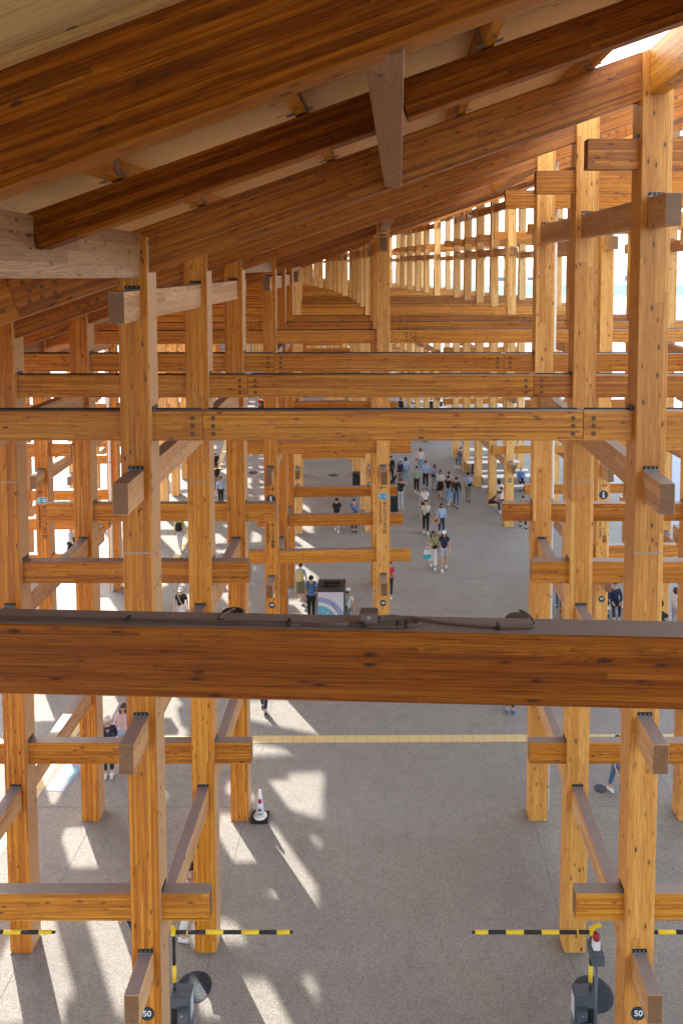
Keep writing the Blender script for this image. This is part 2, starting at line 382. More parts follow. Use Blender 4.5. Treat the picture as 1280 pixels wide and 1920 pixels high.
def build_unit(u):
    near = u >= 49; dz = .08 if u == 51 else 0.
    o2 = w2(u, 0, 0)
    lab = LBL.get(u, '%s timber bay of the ring counted from the foreground, small and distant' % ORD[u])
    e = empty('timber_bay', lab, 'timber structure', (o2.x, o2.y, 0), PH[u], 'timber bays of the ring building')
    ys = rows(u); y0, y1 = ys[0], ys[-1]
    vis = ys if u != 51 else ys[-1:]
    p12 = [(XI, -9.9), (-8.1, -2.69), (2.69, 8.1), (9.9, XE)] if u >= 50 else [(XI, -9.9), (-4.5, .9), (6.3, XE)]
    p3 = [(XI, -2.68), (-2.68, 2.68), (2.68, XE)] if u >= 50 else [(XI, -4.5), (-4.5, .9), (.9, 6.3), (6.3, XE)]
    if u == 51: p3 = [(-9, 9)]; p12 = []
    r4 = 2.68 if u >= 50 else 6.3
    for yi, y in enumerate(vis):
        for X in LINES[u]:
            top = gt(X) - .09
            mat = GLB if X > 1 else (GLBP if u <= 48 or X > -1 else GLC)
            if u <= 48 and X > 1: mat = GLBP
            if u == 49 and X == 0: mat = GLB
            me = box_mesh(top, .42, .42, mat, .008 if near else .006)
            c = put('column', me, e, (X, y, top / 2), (0, R(-90), 0))
            if u in (50, 49):
                s = put('base_plate', BPL, c); s.matrix_local = Matrix.Translation((.006 - top / 2, 0, 0)) @ Matrix.Rotation(R(90), 4, 'Y')
            if u >= 48:
                s = put('splice_band', SPL, c); s.matrix_local = Matrix.Translation((9.35 - top / 2, 0, 0)) @ Matrix.Rotation(R(90), 4, 'Y')
            if u >= 48 and u != 51:
                tz = TZ + ([14.338] if X > -1 else ([13.06] if X > -4 else []))
                for z in tz:
                    b = put('bracket', BRK, c); place_on_col(b, c, z + .033, off=.005)
                if u == 50:
                    for z in RZ[:3] + ([RZ[3]] if X > 0 else []):
                        b = put('bracket', BRK, c)
                        Mc = Matrix.Translation(c.location) @ c.rotation_euler.to_matrix().to_4x4()
                        s_ = 1 if X < 0 else -1
                        b.matrix_local = Mc.inverted() @ Matrix.Translation((X + s_ * .215, y, z + .42 + .033)) @ Matrix.Rotation(R(90) * s_, 4, 'Z')
            if u in (50, 49, 48) and yi == 0:
                if (u, X) != (49, -10.8): sign_disc(c, u)
                if u == 49 and X in (0., -10.8): lettering(c, 'c')
                if u == 49 and X == -3.6:
                    lettering(c, 'i')
                    m = MB(); m.cyl((0, .004, 0), (0, -.004, 0), .105, WHITE, seg=24, smooth=False)
                    d = m.build('white_disc', c); place_on_col(d, c, 2.78)
                if u == 49 and X == 7.2: lettering(c, 'j')
        for zi in (0, 1):
            for a, b in p12: span('cross_beam', (a, y, RZ[zi] + .21), (b, y, RZ[zi] + .21), .21, .42, GLU, e)
        for a, b in p3:
            rz = RZ[2] - (NB if u == 51 else 0)
            cb = span('cross_beam', (a + .003, y, rz + .21), (b - .003, y, rz + .21), .21, .42, GL_SHADE if u == 51 else GLU, e)
            if u in (50, 49):
                for xx, s in ((a, 1), (b, -1)):
                    if abs(xx) < 9:
                        for j in range(3): put('plug', PLG, cb, (xx + s * .145 - (a + b) / 2, -.106, -.11 + j * .11))
            if u in (50, 49, 48) :
                L = b - a; rr = random.Random(u * 31 + yi + int(a * 7))
                m = MB(); n = max(4, int(L / .6))
                m.tube([(-L / 2 + .05 + (L - .1) * i / n, .03 + rr.uniform(-.02, .02), .224) for i in range(n + 1)], .011, CABLE)
                m.build('cable', cb)
        if u != 51: span('cross_beam', (r4, y, RZ[3] + .21), (XE, y, RZ[3] + .21), .21, .42, GLU, e)
        # sloping roof girder in three lengths
        for a, b in ((-15, -5.3), (-5.3, 5.35), (5.35, 11.9)):
            g = span('roof_girder', (a + .003, y, gb(a) + .33 + dz), (b - .003, y, gb(b) + .33 + dz), .24, .62, GL_SHADE if u == 51 else GL_HALF_SHADE, e, .008)
            if u in (50, 49):
                Lg = (b - a) / math.cos(math.atan(.348))
                for end, s in ((-1, 1), (1, -1)):
                    if abs((a, b)[(end + 1) // 2]) < 9:
                        for i in range(3):
                            for j in range(3): put('plug', PLG, g, (end * Lg / 2 + s * (.2 + i * .19 + (j % 2) * .05), -.122, -.14 + j * .14))
    if u != 51:
        for X in LINES[u]:
            tz = TZ + ([14.338 - (.06 if X == 0 else 0)] if X > -1 else ([13.06] if X > -4 else []))
            if X > 7: tz = tz + [gb(X) - .22]
            for z in tz:
                span('long_beam', (X, y0 - .87, z - .21), (X, y1 + .87, z - .21), .21, .42, GLP, e)
    # roof deck over the rows
    dy = .12
    yb0 = y0 - (24 if u == 51 else dy)
    xr = 2.76 if u == 50 else 12.1
    prism('roof_deck', [(-12.1, yb0), (xr, yb0), (xr, y1 + dy), (-12.1, y1 + dy)], CLT, e)
    # purlins between the rows
    for ya, yb in zip(ys, ys[1:]):
        if u == 51: continue
        for X in (-9.9, -8.1, -6.3, -4.5, -2.7, -.9, .9, 2.7, 4.5, 6.3, 8.1, 9.9):
            if u <= 48 and abs(X) > 9: continue
            span('purlin', (X, ya, gt(X) + PD / 2 + .01), (X, yb - .01, gt(X) + PD / 2 + .01), .12, PD - .03, GLU, e, 0, R(19.2) * -1)
    # the gap towards the nearer bay: tie beams, a lighter girder half way, purlins, deck
    n = u + 1
    if n in PH:
        yn = rows(n)[-1]
        def q(X, f):   # plan point a fraction f of the way from the nearer bay to this one, in local coordinates
            a = w2l(u, w2(n, X, yn)); b = Vector((X, y0)); return a.lerp(b, f)
        tl = sorted(set(LINES[u]) | set(LINES[n]) | ({0.0}))
        if u == 50: tl = [-10.8, -7.2, -3.6, 0., 3.6, 7.2, 10.8]
        for X in tl:
            a, b = q(X, 0.), q(X, 1 - .12 / 6.2); w = .23
            t = span('tie_beam', (a.x, a.y, gb(X) + .31 + (.085 if n == 51 else 0)), (b.x, b.y, gb(X) + .31), w, .62, GLT if X < 1 else GLU, e)
        for a, b in zip(tl, tl[1:]):
            A, B = q(a, .5), q(b, .5); d = (B - A).normalized() * .108
            za, zb = gt(a) - .2 + .041, gt(b) - .2 - .041
            span('roof_joist', (A.x + d.x, A.y + d.y, za), (B.x - d.x, B.y - d.y, zb), .24, .37, GL_SHADE, e)
        for X in (-9.9, -8.1, -6.3, -4.5, -2.7, -.9, .9, 2.7, 4.5, 6.3, 8.1, 9.9):
            if u <= 48 and abs(X) > 9: continue
            for f0, f1 in ((.0, .5), (.5, .998)):
                A, B = q(X, f0), q(X, f1)
                p = span('purlin', (A.x, A.y + .004, gt(X) + PD / 2 + .01), (B.x, B.y, gt(X) + PD / 2 + .01), .12, PD - .03, GLU, e, 0, -R(19.2))
                if u == 50:
                    L = (B - A).length
                    m = MB()
                    for s_ in (-1, 1): m.box((L / 2 - .17, s_ * .066, .0), (.08, .008, .215), STEEL); m.box((L / 2 - .17, s_ * .10, -.105), (.08, .07, .008), STEEL)
                    m.build('hanger', p)
        for f0, f1, xa, xb in ((0, .5, -12.1, 2.76 if u <= 49 else 12.1), (.5, 1, -12.1, 2.76 if u <= 50 else 12.1)):
            pa, pb, pc, pd = q(xa, f0), q(xb, f0), q(xb, f1), q(xa, f1)
            s0 = .12 if f0 == 0 else 0; s1 = .12 if f1 == 1 else 0
            prism('roof_deck', [(pa.x, pa.y + s0 + .002), (pb.x, pb.y + s0 + .002), (pc.x, pc.y - s1 - .002), (pd.x, pd.y - s1 - .002)], CLT, e)
    return e
UN = {u: build_unit(u) for u in sorted(PH, reverse=True)}

# near beam fittings (they sit on the cross beam of the nearest bay)
nb = [o for o in UN[51].children if o.name.startswith('cross_beam')][0]
# ------------------------------------------------------------------ ground
def ground_mat():
    k = N('aggregate_paving'); tc = k.n('ShaderNodeTexCoord'); P = tc.outputs['Object']
    big = k.noise(P, .35, 4, .6); mid = k.noise(P, 3., 4, .6); fine = k.noise(P, 70., 3, .7); pat = k.noise(P, .9, 5, .7, .6)
    vo = k.n('ShaderNodeTexVoronoi'); vo.inputs['Scale'].default_value = 62.; k.set(vo.inputs['Vector'], P)
    peb = k.sep(vo.outputs['Color'])[0]
    c = k.ramp(k.math('ADD', k.math('MULTIPLY', peb, .6), k.math('MULTIPLY', fine, .4)), [(.1, (.15, .141, .125)), (.5, (.265, .252, .228)), (.9, (.41, .397, .365))])
    c = k.mix(k.map(big, .3, .7, .0, .35), c, (.195, .183, .166)); c = k.mix(k.map(mid, .45, .75, 0., .25), c, (.38, .34, .30))
    c = k.mix(k.map(pat, .52, .62, 0., .22), c, (.17, .155, .14))
    k.col(c); k.rough(.8); k.bump(k.math('ADD', fine, vo.outputs['Distance']), .35, .01)
    return k.m
GM = ground_mat()
m = MB(); m.poly([(-2500, -600, 0), (2500, -600, 0), (2500, 4000, 0), (-2500, 4000, 0)], GM)
g = struct(m.build('ground'))
TILE = None
def tile_mat():
    k = N('tactile_tile'); tc = k.n('ShaderNodeTexCoord'); x, y, z = k.sep(tc.outputs['Object'])
    lx = k.math('LESS_THAN', k.math('FRACT', k.math('DIVIDE', x, .3)), .04)
    w = k.math('SINE', k.math('MULTIPLY', y, 84.)); w = k.map(w, .2, .8, 0, 1)
    c = k.mix(k.noise(tc.outputs['Object'], 6., 3), (.56, .42, .17), (.68, .53, .25))
    c = k.mix(k.math('MULTIPLY', w, .35), c, (.78, .66, .40)); c = k.mix(k.math('MULTIPLY', lx, .6), c, (.2, .15, .08))
    k.col(c); k.rough(.7); return k.m
TILE = tile_mat()
m = MB(); m.box((0, 0, 0), (26, .33, .006), TILE)
a = w2(49, 3, -6.55); s = struct(m.build('tactile_path', None, (3.6, 21.2, .004), (0, 0, R(.4))))
JT = plain('joint_sealant', (.15, .14, .125), .8, 0, .3, 20)
for u in (51, 50, 49, 48):
    ys = rows(u); e0, e1 = ys[0] - (3.2 if u != 48 else 3), ys[-1] + 3.2
    for X in (-10.75, -7.15, -3.5, 3.5, 7.15):
        a = w2(u, X, e0); b = w2(u, X, e1); struct(span('floor_joint', (a.x, a.y, .003), (b.x, b.y, .003), .008, .003, JT, None, 0))
    for y in (ys[0], ys[-1]):
        a = w2(u, -14, y + .3); b = w2(u, -3.4, y + .3); struct(span('floor_joint', (a.x, a.y, .0025), (b.x, b.y, .0025), .012, .002, JT, None, 0))
        a = w2(u, 3.4, y + .3); b = w2(u, 14, y + .3); struct(span('floor_joint', (a.x, a.y, .0025), (b.x, b.y, .0025), .012, .002, JT, None, 0))
# the long strip follows the ring
bm = bmesh.new(); pts = []
for i in range(0, 70):
    ph = R(-3 + i * .35); pts.append((C0.x + (RAD - 8.98) * math.cos(ph), C0.y + (RAD - 8.98) * math.sin(ph)))
for i, (p, q_) in enumerate(zip(pts, pts[1:])):
    d = Vector((q_[0] - p[0], q_[1] - p[1])); L = d.length
    me = box_mesh(L - .004, .32, .006, TILE, 0)
    if i % 1 == 0:
        o = struct(put('tactile_path', me, None, ((p[0] + q_[0]) / 2, (p[1] + q_[1]) / 2, .004), (0, 0, math.atan2(d.y, d.x))))
def annulus(name, x0, x1, z, mat, a0=-12, a1=60, n=72):
    m = MB(); i0 = m.slot(mat); pr_ = None
    for i in range(n + 1):
        ph = R(a0 + (a1 - a0) * i / n)
        cur = [m.bm.verts.new((C0.x + (RAD + x) * math.cos(ph), C0.y + (RAD + x) * math.sin(ph), z)) for x in (x0, x1)]
        if pr_: m.bm.faces.new((pr_[0], pr_[1], cur[1], cur[0]))
        pr_ = cur
    return struct(m.build(name))
ROAD = plain('pale_blue_paving', (.30, .34, .38), .7, 0, .15, 1.5)
LINEP = plain('road_line', (.75, .75, .74), .7)
annulus('pavement', 15.6, 34, .004, ROAD)
annulus('road_marking', 16.4, 16.6, .008, LINEP)
# sea, breakwater and the far shore
SEA = N('sea_water'); tcs = SEA.n('ShaderNodeTexCoord')
SEA.col(SEA.mix(SEA.noise(tcs.outputs['Object'], .05, 4), (.10, .19, .205), (.15, .25, .265))); SEA.rough(.85); SEA.b.inputs['Specular IOR Level'].default_value = .08
m = MB(); m.poly([(-250, 350, .02), (2400, 350, .02), (2400, 560, .02), (-250, 560, .02)], SEA.m); struct(m.build('sea'))
SHORE = plain('pale_shore', (.45, .46, .44), .9, 0, .2, .01)
m = MB(); m.poly([(-250, 250, .01), (2400, 250, .01), (2400, 367, .01), (-250, 367, .01)], SHORE); struct(m.build('shore'))
A_, B_ = w2(50, 2.7, -5.0), w2(50, 9.6, -5.0)
la = w2l(50, A_); lb = w2l(50, B_); la = Vector((2.72, -4.9)); lb = Vector((9.7, -4.9))
m = MB(); za, zb = gt(la.x) + .16, gt(lb.x) + .16
m.tube([(la.x, la.y, za), (lb.x, lb.y, zb)], .02, STEEL, 8)
for i in range(24):
    f = (i + .5) / 24; m.box((la.x + (lb.x - la.x) * f, la.y - .01, za + (zb - za) * f + .01), (.04, .06, .05), DARKM)
m.build('skylight_bar', UN[50])
kp = N('skylight_sheet'); tr = kp.n('ShaderNodeBsdfTranslucent'); tr.inputs[0].default_value = (.93, .95, .90, 1); mx = kp.n('ShaderNodeMixShader')
kp.col((.85, .87, .83)); kp.rough(.4); mx.inputs[0].default_value = .85
kp.t.links.new(kp.b.outputs[0], mx.inputs[1]); kp.t.links.new(tr.outputs[0], mx.inputs[2]); kp.t.links.new(mx.outputs[0], kp.t.nodes['Material Output'].inputs[0])
def skysheet(u, ya, yb, xa=2.5):
    m = MB(); z = lambda x: gt(x) + PD + .05
    m.poly([(xa, ya, z(xa)), (12.1, ya, z(12.1)), (12.1, yb, z(12.1)), (xa, yb, z(xa))], kp.m); m.build('skylight_panel', UN[u])
skysheet(50, -7.0, 7.0); skysheet(49, -9.8, -3.5)
for u_ in range(48, 40, -1): skysheet(u_, -7.2 - 6.0, -7.2)
# added light blocker, unseen: slab and rear wall darkening the near beam
m = MB(); m.box((0, -5.2, 11.86), (13, 12.6, .22), GL_SHADE); m.box((0, -11.6, 14.2), (13, .2, 5.6), GL_SHADE)
struct(m.build('light_blocker'))
WAR = plain('far_wall', (.16, .24, .30), .8); WRF = plain('far_roof', (.30, .36, .42), .8)
for i, (x, y, w, h, lab) in enumerate([(112, 720, 14, 3, 'low pale warehouse across the water, leftmost of the far shore'), (152, 760, 26, 2.4, 'long low shed across the water with a flat roof'), (180, 690, 7, 5, 'small tall hut across the water'), (232, 720, 22, 4, 'grey blue hall across the water at the right')]):
    e = empty('distant_warehouse', lab, 'building', (x, y, 0), 0, 'low buildings across the water')
    m = MB(); m.box((0, 0, h / 2), (w, 20, h), WAR); m.build('wall', e); m = MB(); m.box((0, 0, h + .3), (w + 1, 21, .6), WRF); m.build('roof', e)
# ------------------------------------------------------------------ fittings on the near cross beam
yb = rows(51)[-1]
L_ = 18
def nbl(x, y, z): return (x, y, z - 11.142)       # the beam object sits at (0, yb, 11.142)
m = MB(); m.box((0, 0, 0), (.105, .085, .075), TAUPE, bev=.006); m.box((0, -.044, .012), (.018, .003, .018), STEEL)
m.build('junction_box', nb, nbl(-.085, .0, 11.391))
def cab(pts, r=.0065, mat=TAUPE): mm = MB(); mm.tube(pts, r, mat, 7); return mm.build('cable', nb)
rr = random.Random(3)
for k in range(3):
    pts = [(-2.6 + i * .2, -.052 + k * .017 + rr.uniform(-.006, .006), .2165 + (.006 if k == 1 else 0)) for i in range(13)]
    cab(pts, .0045)
def arc(pts, n=8):     # smooth a coarse polyline
    out = []
    for i in range(len(pts) - 1):
        p0 = Vector(pts[max(i - 1, 0)]); p1 = Vector(pts[i]); p2 = Vector(pts[i + 1]); p3 = Vector(pts[min(i + 2, len(pts) - 1)])
        for j in range(n):
            t = j / n; out.append(.5 * ((2 * p1) + (p2 - p0) * t + (2 * p0 - 5 * p1 + 4 * p2 - p3) * t * t + (3 * p1 - p0 - 3 * p2 + p3) * t ** 3))
    out.append(Vector(pts[-1])); return out
cab(arc([(-.03, -.01, .23), (.08, .03, .232), (.18, .035, .218), (.20, .0, .217), (.16, -.04, .217), (0, -.05, .217), (-.2, -.045, .217)], 6))
cab(arc([(-.03, .01, .245), (.06, .04, .24), (.15, .045, .22), (.21, .02, .217), (.20, -.02, .217), (.1, -.055, .217), (-.1, -.06, .217)], 6))
cab(arc([(-.03, .0, .235), (.15, .045, .23), (.35, .01, .217), (.6, -.03, .217), (.78, -.035, .218), (.87, -.01, .222), (.85, .05, .25), (.80, .10, .26)], 8), .008)
cab(arc([(-.9, .10, .24), (-.96, .04, .222), (-.95, -.01, .218), (-.8, -.04, .217), (-.5, -.05, .217)], 6))
for x in (-1.5, -.55, -.12, .08, .13, .66): m = MB(); m.box((0, 0, 0), (.016, .05, .03), BLACK); m.build('cable_clip', nb, (x, -.035, .222))
for x in (-.93, .80):
    m = MB(); m.cyl((0, 0, -.05), (0, 0, .02), .070, BLACK, seg=28); m.cyl((0, 0, .02), (0, 0, .03), .074, DARKM, .06, seg=28)
    m.tube([(math.cos(t) * .076, math.sin(t) * .076, .0) for t in [R(150 + i * 12) for i in range(12)]], .006, CABL)
    m.build('round_lamp', nb, (x, .17, .158))

# ------------------------------------------------------------------ cone, barriers, manholes, decal, pipes
c = empty('traffic_cone', 'white traffic cone on a black square base at the foot of the column', 'traffic cone', (-3.12, 18.0, 0))
m = MB(); m.box((0, 0, .035), (.40, .40, .06), BLACK, bev=.01); m.build('base', c)
m = MB(); m.cyl((0, 0, .06), (0, 0, .10), .165, WHITE, .15, seg=28); m.cyl((0, 0, .10), (0, 0, .70), .10, WHITE, .032, seg=28); m.ball((0, 0, .70), .032, WHITE); m.build('cone_body', c)
PUR = plain('sticker_crimson', (.42, .02, .10), .5); NAV = plain('sticker_navy', (.02, .05, .22), .5)
def band(z, mat, w0, h, nm):
    m = MB(); r_ = .10 - .068 * (z - .1) / .6 + .002; k = m.slot(mat); n = 8; a0 = -w0 / 2
    row = [[m.bm.verts.new((math.sin(a0 + w0 * i / n) * r_ * (1 if zz == z else .985), -math.cos(a0 + w0 * i / n) * r_ * (1 if zz == z else .985), zz)) for i in range(n + 1)] for zz in (z, z + h)]
    for i in range(n): m.bm.faces.new((row[0][i], row[0][i + 1], row[1][i + 1], row[1][i]))
    m.build(nm, c)
band(.45, PUR, 1.9, .075, 'sticker'); band(.42, NAV, 1.5, .03, 'sticker'); band(.24, NAV, .9, .06, 'sticker'); band(.16, BLACK, 1.3, .018, 'sticker')

def barrier(x, y, s, label, cab_side=0, group='striped barrier arms'):
    """s = +1: arm points to +x"""
    b = empty('barrier', label, 'barrier', (x, y, 0), 0, group)
    m = MB(); m.box((0, 0, .55), (.33, .27, 1.10), CABG, bev=.012); m.box((s * .06, -.19, .47), (.16, .12, .94), CABG, bev=.01)
    m.box((-s * .1, -.137, .5), (.09, .008, .8), BLACK); m.box((s * .06, -.252, .88), (.02, .004, .02), CABL)
    m.build('cabinet', b)
    m = MB(); m.box((s * .172, .0, .86), (.006, .19, .38), CABL); m.box((-s * .172, 0, .86), (.006, .19, .38), CABL); m.build('side_panel', b)
    px = -s * .12
    m = MB(); zz = 1.0
    for i, (h, mt, r_) in enumerate([(.26, BLACK, .024), (.30, YEL, .036), (.34, BLACK, .028), (.22, BLACK, .026)]):
        m.cyl((px, 0, zz), (px, 0, zz + h), r_, mt, seg=16); zz += h
    m.build('post', b)
    m = MB(); m.box((px, 0, zz + .03), (.075, .09, .11), YEL, bev=.012)
    m.box((px - s * .09, .03, zz + .10), (.17, .04, .05), YEL, rot=Matrix.Rotation(s * R(24), 3, 'Y')); m.build('arm_joint', b)
    m = MB(); q0 = px + s * .04
    for w, mt in [(.18, BLACK), (.025, YEL), (.30, BLACK), (.30, YEL), (.30, BLACK), (.30, YEL), (.30, BLACK), (.22, YEL)]:
        m.cyl((q0, 0, zz + .02), (q0 + s * w, 0, zz + .02), .033 if mt is YEL else .031, mt, seg=16); q0 += s * w
    m.cyl((q0, 0, zz + .02), (q0 + s * .05, 0, zz + .02), .022, BLACK, seg=12)
    m.build('striped_arm', b)
    return b
barrier(-3.56, 12.42, 1, 'yellow and black striped barrier arm beside the left column numbered 50')
b = barrier(3.26, 12.42, -1, 'striped barrier arm with a red beacon on a pole beside its cabinet')
m = MB(); m.cyl((0.13, -.30, 0), (0.13, -.30, 1.92), .026, CABG, seg=14); m.build('beacon_pole', b)
m = MB(); m.box((.13, -.24, 2.0), (.20, .36, .17), CABG, bev=.008); m.build('beacon_box', b)
m = MB(); m.box((.13, -.26, 2.17), (.12, .11, .17), WHITE, bev=.012); m.build('beacon_base', b)
m = MB(); m.cyl((.13, -.26, 2.255), (.13, -.26, 2.33), .056, REDL, seg=20); m.ball((.13, -.26, 2.33), .056, REDL, (1, 1, .8)); m.build('beacon_lens', b)
m = MB(); m.box((.0, -.36, .40), (.17, .16, .80), CABG, bev=.01); m.build('lower_cabinet', b)
barrier(-7.58, 12.42, 1, 'striped barrier arm whose tip alone shows at the left edge')
barrier(4.08, 12.42, 1, 'striped barrier arm running off to the right edge behind the column')

MAN = plain('cast_iron_cover', (.035, .05, .065), .45, .3, .4, 30)
for i, (x, y, r_, lab) in enumerate([(-3.66, 13.58, .33, 'round iron manhole cover behind the left barrier cabinet'), (3.72, 13.45, .37, 'round iron manhole cover behind the cabinet with the red beacon'),
        (5.43, 19.07, .16, 'small round cover in the floor inside the right hand columns'), (-8.6, 49.6, .3, 'small dark round cover in the far floor'), (-3.35, 49.0, .3, 'dark round floor cover behind the pavilion sign columns')]):
    m = MB(); m.cyl((0, 0, 0), (0, 0, .012), r_, MAN, seg=40, smooth=False); m.cyl((0, 0, .012), (0, 0, .016), r_ * .93, MAN, seg=40, smooth=False)
    if r_ > .3 and r_ < .4:
        for k in range(-6, 7):
            w = math.sqrt(max(0, (r_ * .86) ** 2 - (k * .045) ** 2)) * 2; m.box((0, k * .045, .018), (w, .018, .006), MAN)
    o = m.build('manhole_cover', None, (x, y, .001), (0, 0, R(20))); tag(o, lab, 'manhole cover')
DEC = plain('decal_blue', (.20, .36, .50), .7); PNK = plain('decal_pink', (.75, .30, .34), .7); PAL = plain('decal_cyan', (.25, .55, .62), .7)
m = MB(); m.box((0, 0, .003), (.50, 1.45, .004), DEC)
for yy, mt in ((-.5, PNK), (0, PAL), (.5, PNK)):
    m.cyl((0, yy, .006), (0, yy, .009), .2, mt, seg=24, smooth=False); m.cyl((0, yy, .009), (0, yy, .011), .12, WHITE, seg=24, smooth=False); m.cyl((0, yy, .011), (0, yy, .013), .09, mt, seg=24, smooth=False)
tag(m.build('floor_decal', None, (-8.45, 19.7, .004), (0, 0, R(-6))), 'blue floor decal with pink and cyan circles beside the yellow strip', 'floor decal')
def pipe(x, y, h, lab, r_=.055):
    e = empty('downpipe', lab, 'downpipe', (x, y, 0)); m = MB(); m.cyl((0, 0, 0), (0, 0, h), r_, WHITE, seg=16); m.build('pipe', e)
    for z in (.6, 3, 5.4, 7.8, 10.2):
        if z < h: m = MB(); m.cyl((0, 0, z), (0, 0, z + .03), r_ + .008, STEEL, seg=16); m.build('clamp', e)
pipe(7.02, 17.55, 14.0, 'white downpipe at the right edge in front of a column')
pipe(-11.3, 31.2, 11.2, 'white downpipe among the left columns, sunlit')
pipe(3.92, 18.3, 16.2, 'thin white downpipe running up behind the right hand column', .034)

# ------------------------------------------------------------------ map pylon and bins
p = empty('information_pylon', 'dark grey map pylon with a park map on its front face', 'information sign', (-1.98, 26.95, 0))
FR = plain('pylon_frame', (.045, .05, .06), .5)
m = MB(); m.box((0, 0, 1.0), (.97, .84, 2.0), FR, bev=.01)
for a_, b_ in (((0, -.36), (.97, .14)), ((0, .36), (.97, .14)), ((-.39, 0), (.19, .60)), ((.39, 0), (.19, .60))): m.box((a_[0], a_[1], 2.04), (b_[0], b_[1], .08), FR)
m.build('body', p)
m = MB(); m.box((0, 0, 2.012), (.58, .56, .02), BLACK); m.box((0, .02, 2.03), (.5, .06, .03), FR); m.box((0, -.16, 2.03), (.5, .03, .03), FR); m.build('vent', p)
LIL = plain('map_lilac', (.62, .64, .74), .5, 0, .04); MBL = plain('map_blue', (.12, .42, .62), .5, 0, .1, 30); MRING = plain('map_ring', (.70, .72, .74), .5, 0, .05)
MPK = plain('map_pink', (.75, .42, .42), .5); MGR = plain('map_green', (.35, .55, .30), .5); MPU = plain('map_periwinkle', (.28, .36, .62), .5, 0, .2, 40)
m = MB(); m.box((0, 0, 0), (.90, .012, 1.72), LIL)
def sec(cx, cz, r, a0, a1, y, mt, lim=(.44, .85)):
    n = 40; pts = []
    for i in range(n + 1):
        a_ = R(a0 + (a1 - a0) * i / n); pts.append((max(-lim[0], min(lim[0], cx + r * math.cos(a_))), max(-lim[1], min(lim[1], cz + r * math.sin(a_)))))
    vs = [m.bm.verts.new((a_, y, b_)) for a_, b_ in [(max(-lim[0], cx), max(-lim[1], cz))] + pts]
    k = m.slot(mt)
    for i in range(1, len(vs) - 1):
        f = m.bm.faces.new((vs[0], vs[i], vs[i + 1])); f.material_index = k
sec(-.44, -.3, .98, 0, 90, -.008, MPU); sec(-.44, -.3, .80, 0, 90, -.010, MRING); sec(-.44, -.3, .68, 0, 90, -.012, MBL)
rm = random.Random(5)
for i in range(26):
    a_ = R(rm.uniform(8, 80)); d_ = rm.uniform(.1, .62)
    m.box((-.44 + d_ * math.cos(a_), -.014, -.3 + d_ * math.sin(a_)), (rm.uniform(.03, .09), .004, rm.uniform(.02, .06)), rm.choice([MGR, MRING, MPK, WHITE]), rot=Matrix.Rotation(a_, 3, 'Y'))
for i in range(6): m.box((.05 + i * .05, -.010, .45 - i * .09), (.05, .004, .03), BLACK)
m.box((.22, -.010, -.2), (.10, .004, .28), MPK); m.box((0, -.01, -.6), (.8, .004, .35), WHITE)
for i in range(7): m.box((-.05, -.013, -.47 - i * .04), (.6, .003, .012), INK)
m.build('map_panel', p, (0, -.43, 1.11))
BIN = plain('bin_green_black', (.012, .025, .028), .4)
for x, y, h, w, lab in ((-1.6, 45.2, 1.15, .72, 'dark bin with a glossy lid between the sign columns'), (.46, 41.0, 1.55, .42, 'tall black bin standing behind the pavilion sign column')):
    e = empty('waste_bin', lab, 'bin', (x, y, 0), R(-4)); m = MB(); m.box((0, 0, h / 2 - .05), (w * .9, .6, h - .1), BIN, bev=.03); m.build('body', e)
    m = MB(); m.box((0, 0, h), (w, .68, .09), BIN, bev=.03); m.box((0, -.33, h - .05), (w * .8, .04, .05), BLACK); m.build('lid', e)

# ------------------------------------------------------------------ long tables and benches on the right
TW = plain('table_white', (.80, .80, .80), .45, 0, .04)
def table(u, lx, ly, w, d, z, label, name='long_table', cat='table', group='white tables and benches in rows'):
    o2 = w2(u, lx, ly); e = empty(name, label, cat, (o2.x, o2.y, 0), PH[u], group)
    m = MB(); m.box((0, 0, z - .03), (w, d, .06), TW, bev=.008); m.build('seat' if z < .6 else 'table_top', e)
    for s in (-1, 1): m = MB(); m.box((s * (w / 2 - .45), 0, (z - .06) / 2), (.14, d * .55, z - .06), BIN); m.box((s * (w / 2 - .45), 0, .015), (.3, d * .9, .03), BIN); m.build('pedestal', e)
k_ = 0
ord_ = ['first', 'second', 'third', 'fourth', 'fifth', 'sixth', 'seventh', 'eighth', 'ninth', 'tenth', 'eleventh', 'twelfth']
for u in (48, 47):
    for i in range(9 if u == 48 else 8):
        z = .45 if i % 3 != 1 else .74
        nm, ct = ('long_bench', 'bench') if z < .6 else ('long_table', 'table')
        ly = (-1.6 + i * 1.15) if u == 48 else (-7.5 + i * 1.7)
        table(u, 8.85 + (.25 if i % 2 else 0), ly, 3.5, .36 if z < .6 else .6, z, '%s white %s counted from the front, in the bay %s' % (ord_[i], 'bench' if z < .6 else 'table', 'numbered 48' if u == 48 else 'beyond number 48'), nm, ct)
table(49, 9.0, 0, 3.2, .40, .45, 'white bench in the bay numbered 49 under the seated father', 'long_bench', 'bench')

